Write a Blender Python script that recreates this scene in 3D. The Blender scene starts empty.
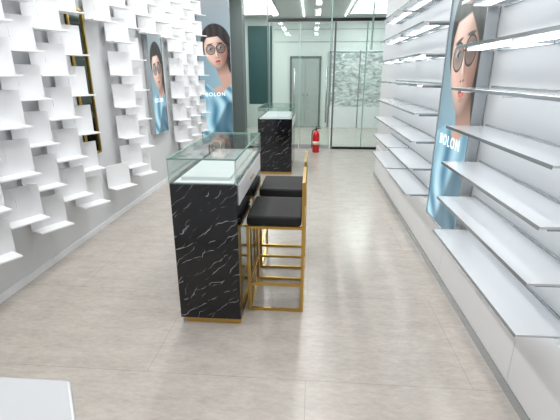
import bpy, bmesh, math, random
import numpy as np
from mathutils import Vector, Matrix
random.seed(4)
scene=bpy.context.scene
scene.view_settings.view_transform='Standard'
scene.view_settings.exposure=0.0

# ------------------------------------------------------------ materials
def srgb(r,g,b):
    f=lambda c:(c/255/12.92) if c/255<=0.04045 else ((c/255+0.055)/1.055)**2.4
    return (f(r),f(g),f(b),1)
def mat(name,col,rough=0.5,metal=0.0,emit=0.0,spec=0.5):
    m=bpy.data.materials.new(name); m.use_nodes=True
    p=m.node_tree.nodes['Principled BSDF']
    p.inputs['Base Color'].default_value=col
    p.inputs['Roughness'].default_value=rough
    p.inputs['Metallic'].default_value=metal
    p.inputs['Specular IOR Level'].default_value=spec
    if emit>0:
        p.inputs['Emission Color'].default_value=col
        p.inputs['Emission Strength'].default_value=emit
    return m
def nodes(m): return m.node_tree.nodes, m.node_tree.links
def glassmat(name,tint,refl=0.06,top=.6,rough=0.01):
    m=bpy.data.materials.new(name); m.use_nodes=True
    n,l=nodes(m); n.clear()
    out=n.new('ShaderNodeOutputMaterial'); mx=n.new('ShaderNodeMixShader')
    t=n.new('ShaderNodeBsdfTransparent'); t.inputs[0].default_value=tint
    g=n.new('ShaderNodeBsdfGlossy'); g.inputs['Roughness'].default_value=rough
    lw=n.new('ShaderNodeLayerWeight'); lw.inputs[0].default_value=0.25
    mr=n.new('ShaderNodeMapRange'); mr.inputs['To Min'].default_value=refl; mr.inputs['To Max'].default_value=top
    l.new(lw.outputs['Fresnel'],mr.inputs['Value']); l.new(mr.outputs[0],mx.inputs[0])
    l.new(t.outputs[0],mx.inputs[1]); l.new(g.outputs[0],mx.inputs[2]); l.new(mx.outputs[0],out.inputs[0])
    return m

WHITE=mat('white_lacquer',srgb(230,231,233),0.3)
WALLW=mat('white_wall_paint',srgb(208,210,212),0.5)
SHELFW=mat('white_shelf',srgb(244,245,246),0.3)
GOLD=mat('brushed_gold',srgb(205,168,92),0.28,1.0)
DARK=mat('dark_metal',srgb(45,48,48),0.35,0.6)
STEEL=mat('brushed_steel',srgb(185,190,193),0.25,0.7)
MIRROR=mat('dark_mirror',srgb(100,106,104),0.06,1.0)
VELVET=mat('black_velvet',srgb(14,14,17),0.75)
GLASS=glassmat('clear_glass',(0.94,0.97,0.96,1),0.04,.5)
GLASSD=glassmat('storefront_glass',(0.90,0.95,0.93,1),0.02,.3)
GEDGE=mat('green_glass_edge',srgb(150,185,175),0.15)
SEDGE=mat('shelf_polished_edge',srgb(158,166,168),0.12,.5)
LED=mat('led_strip',(0.95,0.98,1,1),0.5,0,4.0)
SLED=mat('shelf_led_strip',(0.95,0.98,1,1),0.5,0,7.0)
GREYC=mat('grey_green_column',srgb(92,103,101),0.5)
TEAL=mat('teal_panel',srgb(14,66,66),0.5)
DOORG=mat('grey_door_paint',srgb(165,172,170),0.5)
FRAMEG=mat('door_frame_grey',srgb(105,112,111),0.4)
RED=mat('extinguisher_red',srgb(200,28,30),0.3)
BLACKP=mat('black_plastic',srgb(20,20,20),0.4)

def floor_mat():
    m=mat('floor_stone_tile',srgb(176,168,158),0.24)
    n,l=nodes(m); p=n['Principled BSDF']
    tc=n.new('ShaderNodeTexCoord')
    br=n.new('ShaderNodeTexBrick'); br.inputs['Scale'].default_value=1.0
    br.offset=0.5
    br.inputs['Brick Width'].default_value=1.8; br.inputs['Row Height'].default_value=0.9
    br.inputs['Mortar Size'].default_value=0.002; br.inputs['Mortar Smooth'].default_value=0.5
    br.inputs['Color1'].default_value=srgb(197,190,182); br.inputs['Color2'].default_value=srgb(193,186,178)
    br.inputs['Mortar'].default_value=srgb(168,161,153)
    l.new(tc.outputs['Object'],br.inputs['Vector'])
    def layer(sc,scale,lo,a,b_):
        mp=n.new('ShaderNodeMapping'); mp.inputs['Scale'].default_value=sc
        l.new(tc.outputs['Object'],mp.inputs[0])
        no=n.new('ShaderNodeTexNoise'); no.inputs['Scale'].default_value=scale; no.inputs['Detail'].default_value=10; no.inputs['Roughness'].default_value=0.7
        l.new(mp.outputs[0],no.inputs['Vector'])
        cr=n.new('ShaderNodeValToRGB'); cr.color_ramp.elements[0].position=a; cr.color_ramp.elements[0].color=(lo,lo*.99,lo*.98,1)
        cr.color_ramp.elements[1].position=b_; cr.color_ramp.elements[1].color=(1,1,1,1)
        l.new(no.outputs[0],cr.inputs[0]); return cr
    c1=layer((1.2,3,1),3,.80,.35,.65); c2=layer((2,5,1),9,.84,.38,.62)
    prev=br.outputs['Color']
    for c in(c1,c2):
        mx=n.new('ShaderNodeMix'); mx.data_type='RGBA'; mx.blend_type='MULTIPLY'; mx.inputs[0].default_value=0.8
        l.new(prev,mx.inputs[6]); l.new(c.outputs[0],mx.inputs[7]); prev=mx.outputs[2]
    l.new(prev,p.inputs['Base Color'])
    return m
FLOOR=floor_mat()
def marble():
    m=mat('black_marble',srgb(14,15,19),0.12)
    n,l=nodes(m); p=n['Principled BSDF']; tc=n.new('ShaderNodeTexCoord')
    no=n.new('ShaderNodeTexNoise'); no.inputs['Scale'].default_value=5; no.inputs['Detail'].default_value=3
    l.new(tc.outputs['Object'],no.inputs['Vector'])
    ad=n.new('ShaderNodeVectorMath'); ad.operation='MULTIPLY_ADD'; ad.inputs[1].default_value=(0.10,0.10,0.10)
    l.new(no.outputs['Color'],ad.inputs[0]); l.new(tc.outputs['Object'],ad.inputs[2])
    def vein(rot,seed,sc):
        mp=n.new('ShaderNodeMapping'); mp.inputs['Rotation'].default_value=rot; mp.inputs['Location'].default_value=(seed,seed,seed)
        l.new(ad.outputs[0],mp.inputs[0])
        wv=n.new('ShaderNodeTexWave'); wv.bands_direction='Z'; wv.wave_profile='SIN'; wv.inputs['Scale'].default_value=sc
        wv.inputs['Distortion'].default_value=4; wv.inputs['Detail'].default_value=3; wv.inputs['Detail Scale'].default_value=1.6
        l.new(mp.outputs[0],wv.inputs['Vector'])
        cr=n.new('ShaderNodeValToRGB'); cr.color_ramp.elements[0].position=.995; cr.color_ramp.elements[0].color=(0,0,0,1)
        cr.color_ramp.elements[1].position=1.0; cr.color_ramp.elements[1].color=(1,1,1,1)
        l.new(wv.outputs['Fac'],cr.inputs[0])
        n2=n.new('ShaderNodeTexNoise'); n2.inputs['Scale'].default_value=14; l.new(mp.outputs[0],n2.inputs['Vector'])
        c2=n.new('ShaderNodeValToRGB'); c2.color_ramp.elements[0].position=0.48; c2.color_ramp.elements[1].position=0.62
        l.new(n2.outputs[0],c2.inputs[0])
        mu=n.new('ShaderNodeMath'); mu.operation='MULTIPLY'; l.new(cr.outputs[0],mu.inputs[0]); l.new(c2.outputs[0],mu.inputs[1])
        return mu
    a=vein((0.5,0.75,0),0,5.0); c=vein((0.4,0.5,0.3),3.3,3.4)
    mxx=n.new('ShaderNodeMath'); mxx.operation='MAXIMUM'; l.new(a.outputs[0],mxx.inputs[0]); l.new(c.outputs[0],mxx.inputs[1])
    mx=n.new('ShaderNodeMix'); mx.data_type='RGBA'; mx.inputs[6].default_value=srgb(17,18,22); mx.inputs[7].default_value=srgb(165,168,172)
    l.new(mxx.outputs[0],mx.inputs[0]); l.new(mx.outputs[2],p.inputs['Base Color'])
    return m
MARBLE=marble()
def foilmat():
    m=mat('crumpled_foil',srgb(185,192,190),0.35,0.2)
    n,l=nodes(m); p=n['Principled BSDF']; tc=n.new('ShaderNodeTexCoord')
    mp=n.new('ShaderNodeMapping'); mp.inputs['Scale'].default_value=(1,1,2.2); mp.inputs['Rotation'].default_value=(0,.5,0)
    l.new(tc.outputs['Object'],mp.inputs[0])
    vo=n.new('ShaderNodeTexNoise'); vo.inputs['Scale'].default_value=4.2; vo.inputs['Distortion'].default_value=1.0; vo.inputs['Detail'].default_value=8
    l.new(mp.outputs[0],vo.inputs['Vector'])
    cr=n.new('ShaderNodeValToRGB'); cr.color_ramp.elements[0].position=.36; cr.color_ramp.elements[0].color=srgb(150,160,158)
    cr.color_ramp.elements[1].position=.64; cr.color_ramp.elements[1].color=srgb(230,234,234)
    l.new(vo.outputs[0],cr.inputs[0]); l.new(cr.outputs[0],p.inputs['Base Color'])
    return m
FOIL=foilmat()

# ------------------------------------------------------------ mesh builder
class MB:
    def __init__(s): s.bm=bmesh.new(); s.mats=[]
    def mi(s,m):
        if m not in s.mats: s.mats.append(m)
        return s.mats.index(m)
    def box(s,x0,x1,y0,y1,z0,z1,m,M=None):
        vs=[Vector((x,y,z)) for x in(x0,x1) for y in(y0,y1) for z in(z0,z1)]
        if M is not None: vs=[M@v for v in vs]
        v=[s.bm.verts.new(c) for c in vs]
        i=s.mi(m)
        for q in((0,1,3,2),(4,6,7,5),(0,4,5,1),(2,3,7,6),(0,2,6,4),(1,5,7,3)):
            f=s.bm.faces.new([v[k] for k in q]); f.material_index=i
    def prism(s,pts,z0,z1,m):
        n=len(pts); i=s.mi(m)
        a=[s.bm.verts.new((p[0],p[1],z0)) for p in pts]; b=[s.bm.verts.new((p[0],p[1],z1)) for p in pts]
        for f in [s.bm.faces.new(a[::-1]),s.bm.faces.new(b)]+[s.bm.faces.new([a[k],a[(k+1)%n],b[(k+1)%n],b[k]]) for k in range(n)]:
            f.material_index=i
    def lathe(s,prof,c,m,n=24,smooth=True):
        i=s.mi(m); rings=[]
        for r,h in prof:
            rings.append([s.bm.verts.new((c[0]+r*math.cos(2*math.pi*k/n),c[1]+r*math.sin(2*math.pi*k/n),c[2]+h)) for k in range(n)])
        for a,b in zip(rings,rings[1:]):
            for k in range(n):
                f=s.bm.faces.new([a[k],a[(k+1)%n],b[(k+1)%n],b[k]]); f.material_index=i; f.smooth=smooth
        for r in(rings[0][::-1],rings[-1]):
            f=s.bm.faces.new(r); f.material_index=i
    def tube(s,pts,r,m,n=10):
        i=s.mi(m); rings=[]
        pts=[Vector(p) for p in pts]
        for k,p in enumerate(pts):
            d=(pts[min(k+1,len(pts)-1)]-pts[max(k-1,0)]).normalized()
            u=Vector((0,1,0)) if abs(d.y)<.9 else Vector((1,0,0))
            u=(u-d*u.dot(d)).normalized(); w=d.cross(u)
            rings.append([s.bm.verts.new(p+r*(math.cos(2*math.pi*j/n)*u+math.sin(2*math.pi*j/n)*w)) for j in range(n)])
        for a,b in zip(rings,rings[1:]):
            for k in range(n):
                f=s.bm.faces.new([a[k],a[(k+1)%n],b[(k+1)%n],b[k]]); f.material_index=i; f.smooth=True
        for q in(rings[0][::-1],rings[-1]): 
            f=s.bm.faces.new(q); f.material_index=i
    def done(s,name,bevel=0.0,parent=None,recalc=True,M=None):
        if recalc: bmesh.ops.recalc_face_normals(s.bm,faces=s.bm.faces)
        me=bpy.data.meshes.new(name); s.bm.to_mesh(me); s.bm.free()
        for m in s.mats: me.materials.append(m)
        o=bpy.data.objects.new(name,me); scene.collection.objects.link(o)
        if M is not None: o.matrix_world=M
        if bevel>0:
            b=o.modifiers.new('bevel','BEVEL'); b.width=bevel; b.segments=2; b.limit_method='ANGLE'
        if parent: o.parent=parent
        return o
def sbox(name,x0,x1,y0,y1,z0,z1,m,bevel=0):
    b=MB(); b.box(x0,x1,y0,y1,z0,z1,m); return b.done(name,bevel)

XL,XR=-2.27,1.07
YG=9.2; YO=13.2
CH=3.25
# ------------------------------------------------------------ shell
sbox('floor',-4.5,4.5,-1.6,YO+.2,-0.1,0,FLOOR)
sbox('ceiling',-4.5,4.5,-1.6,YO+.2,CH,CH+.1,mat('ceiling_paint',srgb(220,222,224),0.7))
sbox('wall_left',XL-.12,XL,-1.5,YG,0,CH,WALLW)
sbox('wall_right',XR,XR+.12,-1.5,6.7,0,CH,WALLW)
sbox('wall_right_return',XR+.12,1.75,6.58,6.7,0,CH,WALLW)
sbox('wall_right_rear',1.75,1.87,6.58,YG,0,CH,WALLW)
sbox('wall_entry',XL-.12,XR+.12,-1.6,-1.5,0,CH,WALLW)
sbox('wall_corridor',-4.5,4.5,YO,YO+.12,0,CH,mat('corridor_wall',srgb(215,221,219),0.5))
sbox('wall_corridor_left',-4.5,-4.4,YG,YO,0,CH,WALLW)
sbox('wall_corridor_right',4.4,4.5,YG,YO,0,CH,WALLW)
sbox('wall_left_front',-4.4,XL-.12,YG-.12,YG,0,CH,WALLW)
sbox('wall_right_front',1.87,4.4,YG-.12,YG,0,CH,WALLW)
sbox('baseboard_right',XR-.014,XR-.001,-1.5,6.7,0,.06,STEEL)
sbox('baseboard_left',XL+.001,XL+.013,-1.5,YG-.4,0,.06,WHITE)
sbox('trim_column',-1.98,-1.50,YG-.15,YG+.2,0,CH,GREYC,.006)
b=MB()
for y in (1.2,2.4,3.6,4.8,6.0): b.box(XR-.012,XR-.001,y-.598,y+.598,.065,.52,WHITE)
b.done('trim_right_panelling',.001)

# ------------------------------------------------------------ storefront glass
b=MB()
b.box(-2.26,-1.99,YG-.005,YG+.005,0,CH,GLASSD); b.done('window_1')
b=MB(); b.box(-1.49,-.97,YG-.006,YG+.006,.04,CH-.02,GLASSD)
b.box(-1.49,-.96,YG-.03,YG+.03,0,.04,DARK); b.box(-.99,-.965,YG-.02,YG+.02,.04,CH,FRAMEG)
b.done('window_2')
b=MB(); b.box(-.96,1.74,YG-.006,YG+.006,2.72,CH,GLASSD)
b.box(-.96,1.74,YG-.03,YG+.03,2.66,2.72,DARK)
for x in (.36,1.2): b.box(x-.012,x+.012,YG-.16,YG-.008,2.1,CH,GEDGE)
b.done('window_3')
def gdoor(name,x0,x1,hx):
    b=MB(); b.box(x0,x1,YG-.006,YG+.006,.09,2.64,GLASSD)
    b.box(x0,x1,YG-.02,YG+.02,.01,.09,STEEL)
    b.box(x0,x0+.012,YG-.008,YG+.008,.09,2.64,GEDGE); b.box(x1-.012,x1,YG-.008,YG+.008,.09,2.64,GEDGE)
    b.tube([(hx,YG-.07,.6),(hx,YG-.07,1.75)],.017,STEEL)
    for z in(.75,1.6): b.tube([(hx,YG-.07,z),(hx,YG,z)],.01,STEEL,8)
    return b.done(name)
gdoor('door_1',-.95,-.3,-.4); gdoor('door_2',-.28,.4,.3)
b=MB(); b.box(.47,1.74,YG-.006,YG+.006,.05,2.64,GLASSD); b.box(.47,1.74,YG-.03,YG+.03,0,.05,DARK)
b.box(.43,.47,YG-.03,YG+.03,0,2.65,FRAMEG); b.box(1.1,1.125,YG-.01,YG+.01,.05,2.64,GEDGE)
b.done('window_4')

# corridor contents
yo=YO-.002
b=MB(); 
for q in((-.72,-.66,0,2.15),(.19,.25,0,2.15),(-.66,.19,2.09,2.15)): b.box(q[0],q[1],yo-.05,yo,q[2],q[3],FRAMEG)
b.box(-.65,-.236,yo-.04,yo,0.01,2.08,DOORG); b.box(-.228,.185,yo-.04,yo,0.01,2.08,DOORG)
for x in(-.30,-.165): b.box(x-.012,x+.012,yo-.09,yo-.04,.98,1.06,STEEL)
for q in((-.58,-.32),(-.15,.11)):
    for z in((.25,.95),(1.15,1.95)): b.box(q[0],q[1],yo-.048,yo-.04,z[0],z[1],DOORG)
b.done('door_3',.002)
b=MB(); b.box(-2.0,-1.28,yo-.12,yo,0.72,3.0,TEAL); b.box(-2.03,-1.25,yo-.13,yo,0,.72,mat('pale_stone',srgb(190,198,194),.3)); b.done('corridor_sign_panel',.004)
b=MB(); b.box(.55,2.3,yo-.09,yo-.03,.65,2.25,FOIL)
for x in(.5,1.4,2.3): b.box(x,x+.03,yo-.11,yo,0,2.3,STEEL)
b.box(.5,2.35,yo-.11,yo,2.25,2.28,STEEL); b.box(.5,2.35,yo-.11,yo,0,.65,WHITE)
b.done('corridor_display_window',.003)
b=MB()
for x in(-.3,.9): b.box(x-.012,x+.012,YG+1.0,YO-.2,CH-.03,CH-.001,LED)
for x in(-2.4,2.3): b.box(x-.06,x+.06,YG+.5,YO-.3,CH-.03,CH-.001,LED)
b.done('corridor_ceiling_light')
b=MB()
for z in(2.55,2.9): b.box(-1.2,4.38,yo-.015,yo,z,z+.015,DOORG)
b.done('trim_corridor')

# ------------------------------------------------------------ left display wall
plate=MB()
def inzone(y,z):
    if 3.64<y<4.3 and .62<z<2.2: return True
    if 5.2<y<6.3 and .45<z<2.2: return True
    return False
py,pz=.32,.34
c=0; y=1.06
while y<7.8:
    z=.40+(pz/2 if c%2 else 0)
    while z<2.9:
        if not inzone(y,z+.1):
            off=.10+(.03 if c%2 else 0)
            M=Matrix.Translation((XL+off,y,z))@Matrix.Rotation(math.radians(-27),4,'Z')
            plate.box(0,.010,-.15,.15,0.0,.255,WHITE,M)
            plate.box(XL+.002,XL+off,y-.03,y+.03,z+.10,z+.16,WHITE)
            plate.box(.010,.145,-.15,.13,0.0,.012,SHELFW,M)
        z+=pz
    y+=py; c+=1
plate.done('eyewear_display_rack',.0015)

def niche(name,y0,y1,z0,z1):
    b=MB(); t=.02
    b.box(XL+.001,XL+.02,y0,y1,z0,z1,MIRROR)
    for a in((y0,y0+t),(y1-t,y1)): b.box(XL+.001,XL+.035,a[0],a[1],z0,z1,GOLD)
    for a in((z0,z0+t),(z1-t,z1)): b.box(XL+.001,XL+.035,y0,y1,a[0],a[1],GOLD)
    b.done(name,.002)
niche('wall_mirror',3.84,4.11,.82,2.2)

# ------------------------------------------------------------ portrait light boxes
def C(r,g,b): return np.array(srgb(r,g,b)[:3])
def paint(X,Z,W,H,s):
    """colour of the printed portrait at points X,Z (metres on the sheet)"""
    t=np.clip(Z/H,0,1)[:,None]
    col=C(126,172,190)*(1-t)+C(138,148,154)*t
    col=col*(0.85+.3*(X/W)[:,None])
    def blend(mask,c):
        nonlocal col
        m=np.clip(mask,0,1)[:,None]; col=col*(1-m)+np.asarray(c)*m
    ss=lambda x:np.clip(x,0,1)**2*(3-2*np.clip(x,0,1))
    fx=W*.56; fz=H*.64
    k=1.55*s
    r=.16
    U=((X-fx)*math.cos(r)+(Z-fz)*math.sin(r))/k; V=(-(X-fx)*math.sin(r)+(Z-fz)*math.cos(r))/k
    def e2(cx,cz,rx,rz,rot=0,soft=.1):
        dx=(U-cx)*math.cos(rot)+(V-cz)*math.sin(rot); dz=-(U-cx)*math.sin(rot)+(V-cz)*math.cos(rot)
        return ss((1-np.sqrt((dx/rx)**2+(dz/rz)**2))/soft+.5)
    strand=.5+.5*np.sin(70*U+30*V+3*np.sin(14*V))
    hair=C(22,20,23)*(1-.3*strand[:,None])+C(84,70,64)*.3*strand[:,None]
    blend(e2(.02,.10,.205,.245,0,.06),hair)
    blend(e2(.13,-.10,.085,.20,.15,.25),hair)
    fold=.5+.5*np.sin(22*(X*.9+Z*.45)/s+2.2*np.sin(6*Z/s))*np.cos(5*X/s-3*Z/s)
    cloth=(C(62,118,146)*(1-fold[:,None])+C(172,210,222)*fold[:,None])
    neck=ss((.085-np.abs(U-.045+.15*(V+.25)))/.012+.5)*ss((-.10-V)/.02)
    nsh=np.clip((-.16-V)/.16,0,1)[:,None]
    blend(neck,C(186,150,134)*nsh+C(98,72,64)*(1-nsh))
    chest=ss((H*.40-.5*np.abs(X-W*.6)-Z)/(.02*s)+.5); blend(chest,C(190,156,140))
    vn=.9*np.abs(X-W*.62)
    blend(ss((H*.33+vn-Z)/(.015*s)+.5)*ss((H*.44-.35*np.abs(X-W*.55)-Z)/(.02*s)+.5),cloth)
    dark=ss(((X-.25*s)-.55*(Z-.1*H))/(.1*s))*ss((H*.30-Z)/(.1*s))
    blend(dark*.75,C(28,66,86))
    q=np.clip(-(V-.03)/.27,0,1)
    taper=1-.36*q**2.2
    d=np.sqrt((U/(.158*taper))**2+((V-.015)/.245)**2)
    face=ss((1-d)/.035+.5)
    li=np.clip(.55-U/.30+.2*V/.27,0,1)[:,None]
    skin=C(140,100,86)*(1-li)+C(236,206,190)*li
    skin=skin*(1-.45*(np.clip(d-.62,0,1)[:,None]/.4)**1.5)
    blend(face,skin)
    blend(.5*face*e2(.095,-.10,.04,.11,.45,.9),C(134,92,80))
    blend(.35*face*e2(-.07,-.055,.045,.035,0,1.),C(226,160,146))
    blend(.35*face*e2(-.02,.17,.08,.05,0,1.),C(246,224,212))
    blend(.6*e2(.020,-.01,.014,.075,.06,.9),C(140,98,84)); blend(.7*e2(-.006,-.01,.007,.075,0,.9),C(248,226,214))
    blend(.5*e2(.0,-.066,.026,.016,0,.9),C(190,146,130)); blend(.8*e2(.014,-.080,.010,.005,0,.6),C(84,48,42)); blend(.8*e2(-.016,-.080,.010,.005,0,.6),C(84,48,42))
    blend(e2(-.011,-.122,.026,.010,.12,.35),C(158,62,66)); blend(e2(.013,-.122,.026,.010,-.12,.35),C(150,56,60))
    blend(e2(0,-.137,.034,.012,0,.35),C(196,96,98)); blend(.8*e2(0,-.1285,.037,.0025,0,.5),C(84,28,32)); blend(.5*e2(-.005,-.136,.014,.004,0,.8),C(236,170,168))
    blend(.45*e2(0,-.160,.028,.010,0,1.),C(134,94,82))
    for sx in(-1,1):
        cx=sx*.070
        blend(.9*e2(cx,.100,.046,.008,-sx*.10,.6),C(38,28,26))
        blend(.45*e2(cx,.038,.048,.036,0,.9),C(116,80,72))
        blend(e2(cx,.036,.026,.0105,0,.25),C(205,196,190)); blend(e2(cx,.037,.0115,.0105,0,.3),C(44,30,24))
        blend(.95*e2(cx,.047,.030,.005,-sx*.12,.5),C(18,14,14))
        blend(.55*e2(cx,.032,.060,.058,0,.06),C(40,54,64))
        ring=e2(cx,.032,.066,.064,0,.06)*(1-e2(cx,.032,.0575,.0555,0,.06)); blend(ring,C(12,10,10))
        blend(.45*e2(cx-.02,.052,.022,.008,.6,.7),C(214,228,236))
    br=ss((.004-np.abs(V-.042-.005*np.cos(U/.012)))/.002+.5)*ss((.010-np.abs(U))/.002); blend(br,C(14,12,12))
    blend(ss((.004-np.abs(V-.042))/.002+.5)*ss((U-.134)/.004)*ss((.16-U)/.004),C(14,12,12))
    hl=V-(.185-1.9*np.maximum(0,np.abs(U+.02)-.075)**1.15)
    blend(ss(hl/.014+.5)*e2(.02,.10,.205,.245,0,.06),hair)
    return col
POST=mat('printed_portrait',(0,0,0,1),.3); n,l=nodes(POST)
at=n.new('ShaderNodeAttribute'); at.attribute_name='print'; l.new(at.outputs['Color'],n['Principled BSDF'].inputs['Emission Color']); n['Principled BSDF'].inputs['Emission Strength'].default_value=1.25
PTX=mat('lettering_white',srgb(240,246,250),.4,0,.9)
def poster(name,M,W,H,D=.06):
    """local frame: X right, Z up, front faces -Y ; origin = bottom left of front"""
    s=W/.68
    b=MB(); b.box(0,W,0.001,D,0,H,WHITE); o=b.done(name,0,M=M)
    nx=150; nz=int(nx*H/W)
    gx,gz=np.meshgrid(np.linspace(0,W,nx+1),np.linspace(0,H,nz+1))
    X=gx.ravel(); Z=gz.ravel()
    verts=np.stack([X,np.zeros_like(X),Z],1)
    idx=np.arange((nx+1)*(nz+1)).reshape(nz+1,nx+1)
    faces=np.stack([idx[:-1,:-1],idx[:-1,1:],idx[1:,1:],idx[1:,:-1]],-1).reshape(-1,4)
    me=bpy.data.meshes.new('portrait_print'); me.from_pydata(verts.tolist(),[],faces.tolist())
    ca=me.color_attributes.new('print','FLOAT_COLOR','POINT')
    col=np.ones((len(X),4)); col[:,:3]=np.clip(paint(X,Z,W,H,s),0,1); ca.data.foreach_set('color',col.ravel().astype(np.float32))
    me.materials.append(POST); po=bpy.data.objects.new('portrait_print',me); scene.collection.objects.link(po); po.parent=o
    cu=bpy.data.curves.new('lettering','FONT'); cu.body='BOLON'; cu.size=.11*s; cu.align_x='CENTER'; cu.space_character=1.25; cu.extrude=.0005
    cu.materials.append(PTX)
    t=bpy.data.objects.new('lettering',cu); scene.collection.objects.link(t); t.parent=o
    t.location=(W*.47,-.004,H*.325); t.rotation_euler=(math.pi/2,0,0)
    b=MB(); f=.012
    for q in((-f,0,-f,H+f),(W,W+f,-f,H+f)): b.box(q[0],q[1],-.01,D,q[2],q[3],STEEL)
    for q in((-f,0),(H,H+f)): b.box(0,W,-.01,D,q[0],q[1],STEEL)
    b.done('frame',.002,parent=o)
    return o
def frame_M(origin,right):
    r=Vector(right).normalized(); z=Vector((0,0,1)); y=z.cross(r)
    return Matrix((( r.x,y.x,z.x,origin[0]),(r.y,y.y,z.y,origin[1]),(r.z,y.z,z.z,origin[2]),(0,0,0,1)))
poster('advertising_lightbox',frame_M((XR-.065,3.33,.50),(0,-1,0)),.68,1.85)
poster('advertising_lightbox',frame_M((XL+.065,5.58,.80),(0,1,0)),.50,1.32)
poster('advertising_lightbox',frame_M((-2.17,7.95,.36),(.62,.30,0)),.62,2.6,.14)

# ------------------------------------------------------------ right shelving
SHG=mat('shelf_satin_white',srgb(212,215,218),0.1,0.2)
levels=[.61,.84,1.07,1.295,1.52,1.75,1.98,2.21]
def bay(name,y0,y1,depth,lv):
    b=MB(); xw=XR-.001
    for z in lv:
        b.box(XR-depth,xw,y0,y1,z,z+.010,SHG)
        b.box(XR-depth-.003,XR-depth,y0,y1,z-.005,z+.011,SEDGE)
        b.box(XR-depth*.45-.014,XR-depth*.45+.014,y0+.03,y1-.03,z-.012,z-.0005,SLED)
        b.box(XR-.012,xw,y0,y1,z-.02,z+.02,STEEL)
        n=max(2,int((y1-y0)/.55))
        for k in range(n+1):
            yy=y0+.03+(y1-y0-.06)*k/n
            b.box(XR-depth*.8,XR-.012,yy-.003,yy+.003,z-.018,z,STEEL)
    b.done(name,.001)
bay('wall_shelf_unit',1.42,2.58,.24,levels)
bay('wall_shelf_unit',3.42,4.4,.24,levels)
bay('wall_shelf_unit',4.46,5.5,.24,levels)

# ------------------------------------------------------------ display counters
def counter(name,x0,x1,y0,y1,zt,zg):
    b=MB()
    b.box(x0+.03,x1-.005,y0+.02,y1-.03,0,.045,GOLD)
    b.box(x0,x1,y0,y1,.045,zt,MARBLE)
    b.box(x0+.02,x1-.02,y0+.02,y1-.02,zt,zt+.008,SHELFW)
    b.box(x0+.05,x1-.05,y0+.08,y1-.08,zt+.008,zt+.03,WHITE)
    b.box(x1,x1+.006,y0+.05,y1-.05,zt-.14,zt-.01,WHITE)
    b.box(x1+.006,x1+.014,(y0+y1)/2-.06,(y0+y1)/2+.06,zt-.09,zt-.075,GOLD)
    o=b.done(name,.002)
    g=MB(); t=.008
    g.box(x0,x0+t,y0,y1,zt,zg,GLASS); g.box(x1-t,x1,y0,y1,zt,zg,GLASS)
    g.box(x0+t,x1-t,y0,y0+t,zt,zg,GLASS); g.box(x0+t,x1-t,y1-t,y1,zt,zg,GLASS)
    g.box(x0-.004,x1+.004,y0-.004,y1+.004,zg,zg+t,GLASS)
    g.done('glass_case',0,parent=o)
    e=MB(); r=.004
    for x in(x0,x1): 
        e.box(x-r,x+r,y0-r,y1+r,zg+t/2-r,zg+t/2+r,GEDGE)
        for y in(y0,y1): e.box(x-r*.5,x+r*.5,y-r*.5,y+r*.5,zt,zg,GEDGE)
    for y in(y0,y1): e.box(x0,x1,y-r,y+r,zg+t/2-r,zg+t/2+r,GEDGE)
    e.done('glass_edges',0,parent=o)
counter('display_counter',-.85,-.44,2.28,3.42,.975,1.125)
counter('display_counter',-.88,-.32,6.6,7.8,.92,1.09)

# ------------------------------------------------------------ bar stools
def stool(x0,x1,y0,y1):
    b=MB(); t=.02; zs=.645
    for x in(x0,x1-t):
        for y in(y0,y1-t): b.box(x,x+t,y,y+t,0,zs if x==x0 else .95,GOLD)
    for z in(0,.2,zs-.02):
        for y in(y0,y1-t): b.box(x0+t,x1-t,y,y+t,z,z+t,GOLD)
        for x in(x0,x1-t): b.box(x,x+t,y0+t,y1-t,z,z+t,GOLD)
    b.box(x1-t,x1,y0+t,y1-t,.93,.95,GOLD)
    b.box(x1-.014,x1-.006,y0+t,y1-t,.78,.93,GOLD)
    o=b.done('bar_stool',.002)
    s=MB(); s.box(x0+.002,x1-t-.002,y0+.002,y1-.002,zs+.001,.715,VELVET)
    c=s.done('seat_cushion',.018,parent=o)
    for m in c.modifiers: m.segments=4
stool(-.42,-.03,2.47,2.95)
stool(-.42,-.03,3.14,3.62)

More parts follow.
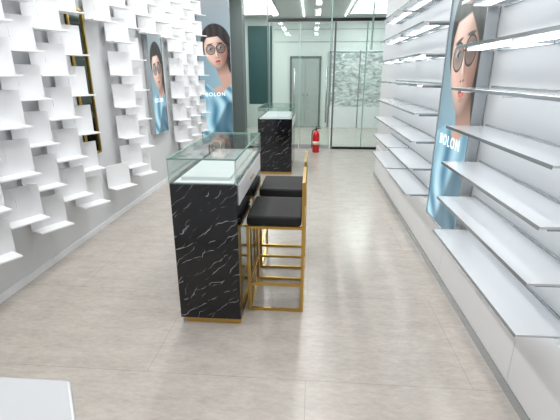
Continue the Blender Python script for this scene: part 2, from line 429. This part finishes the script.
# ------------------------------------------------------------ fire extinguisher
LAB=mat('extinguisher_label',srgb(225,215,200),.5)
def exting(x,y):
    b=MB()
    b.lathe([(.07,0),(.075,.01),(.075,.36),(.066,.405),(.04,.44),(.022,.455),(.022,.475)],(x,y,0),RED)
    b.lathe([(.0765,.17),(.0765,.24)],(x,y,0),LAB)
    b.lathe([(.02,.475),(.02,.51)],(x,y,0),BLACKP,12)
    b.box(x-.015,x+.10,y-.01,y+.01,.505,.52,BLACKP); b.box(x-.01,x+.09,y-.008,y+.008,.54,.552,BLACKP)
    b.box(x-.015,x+.0,y-.008,y+.008,.505,.55,BLACKP)
    b.tube([(x-.02,y,.49),(x-.07,y,.47),(x-.09,y,.38),(x-.088,y,.2),(x-.088,y,.1)],.010,BLACKP)
    b.done('fire_extinguisher')
exting(.10,8.75)

# ------------------------------------------------------------ white table in the foreground
b=MB()
plan=[(-2.0,.90),(-.69,.905),(-.595,.77),(-.595,-.3),(-2.0,-.3)]
ins=[(-1.95,.86),(-.71,.865),(-.635,.75),(-.635,-.26),(-1.95,-.26)]
b.prism(ins,0,.71,WHITE); b.prism(plan,.71,.75,mat('table_top_white',srgb(190,192,195),.25))
b.done('white_display_table',.008)

# ------------------------------------------------------------ lights
def ceil_light(x,y,sx,sy,power,col=(1,.995,.985)):
    b=MB(); b.box(x-sx/2-.03,x+sx/2+.03,y-sy/2-.03,y+sy/2+.03,CH-.03,CH-.001,STEEL)
    b.box(x-sx/2,x+sx/2,y-sy/2,y+sy/2,CH-.034,CH-.03,LED)
    o=b.done('ceiling_light')
    l=bpy.data.lights.new('lamp','AREA'); l.shape='RECTANGLE'; l.size=sx; l.size_y=sy; l.energy=power; l.color=col
    lo=bpy.data.objects.new('lamp',l); lo.location=(x,y,CH-.05); scene.collection.objects.link(lo); lo.parent=o
for y in(.4,2.4,4.4,6.4,8.2):
    ceil_light(-1.1,y,.15,1.2,25); ceil_light(.1,y,.15,1.2,12.5)
for x in(-1.5,1.5): ceil_light(x,11.2,1.0,2.4,44,(.97,1,.99))
w=bpy.data.worlds.new('world'); scene.world=w; w.use_nodes=True
w.node_tree.nodes['Background'].inputs[0].default_value=(.8,.88,.9,1); w.node_tree.nodes['Background'].inputs[1].default_value=.5

# ------------------------------------------------------------ camera
f=400; th=math.atan(135/f); psi=math.atan(33*math.cos(th)/f)
cam=bpy.data.cameras.new('camera'); cam.sensor_width=36; cam.lens=36*f/560; cam.clip_start=.05
co=bpy.data.objects.new('camera',cam); scene.collection.objects.link(co); scene.camera=co
co.location=(0,0,1.6); co.rotation_euler=(math.pi/2-th,0,psi)
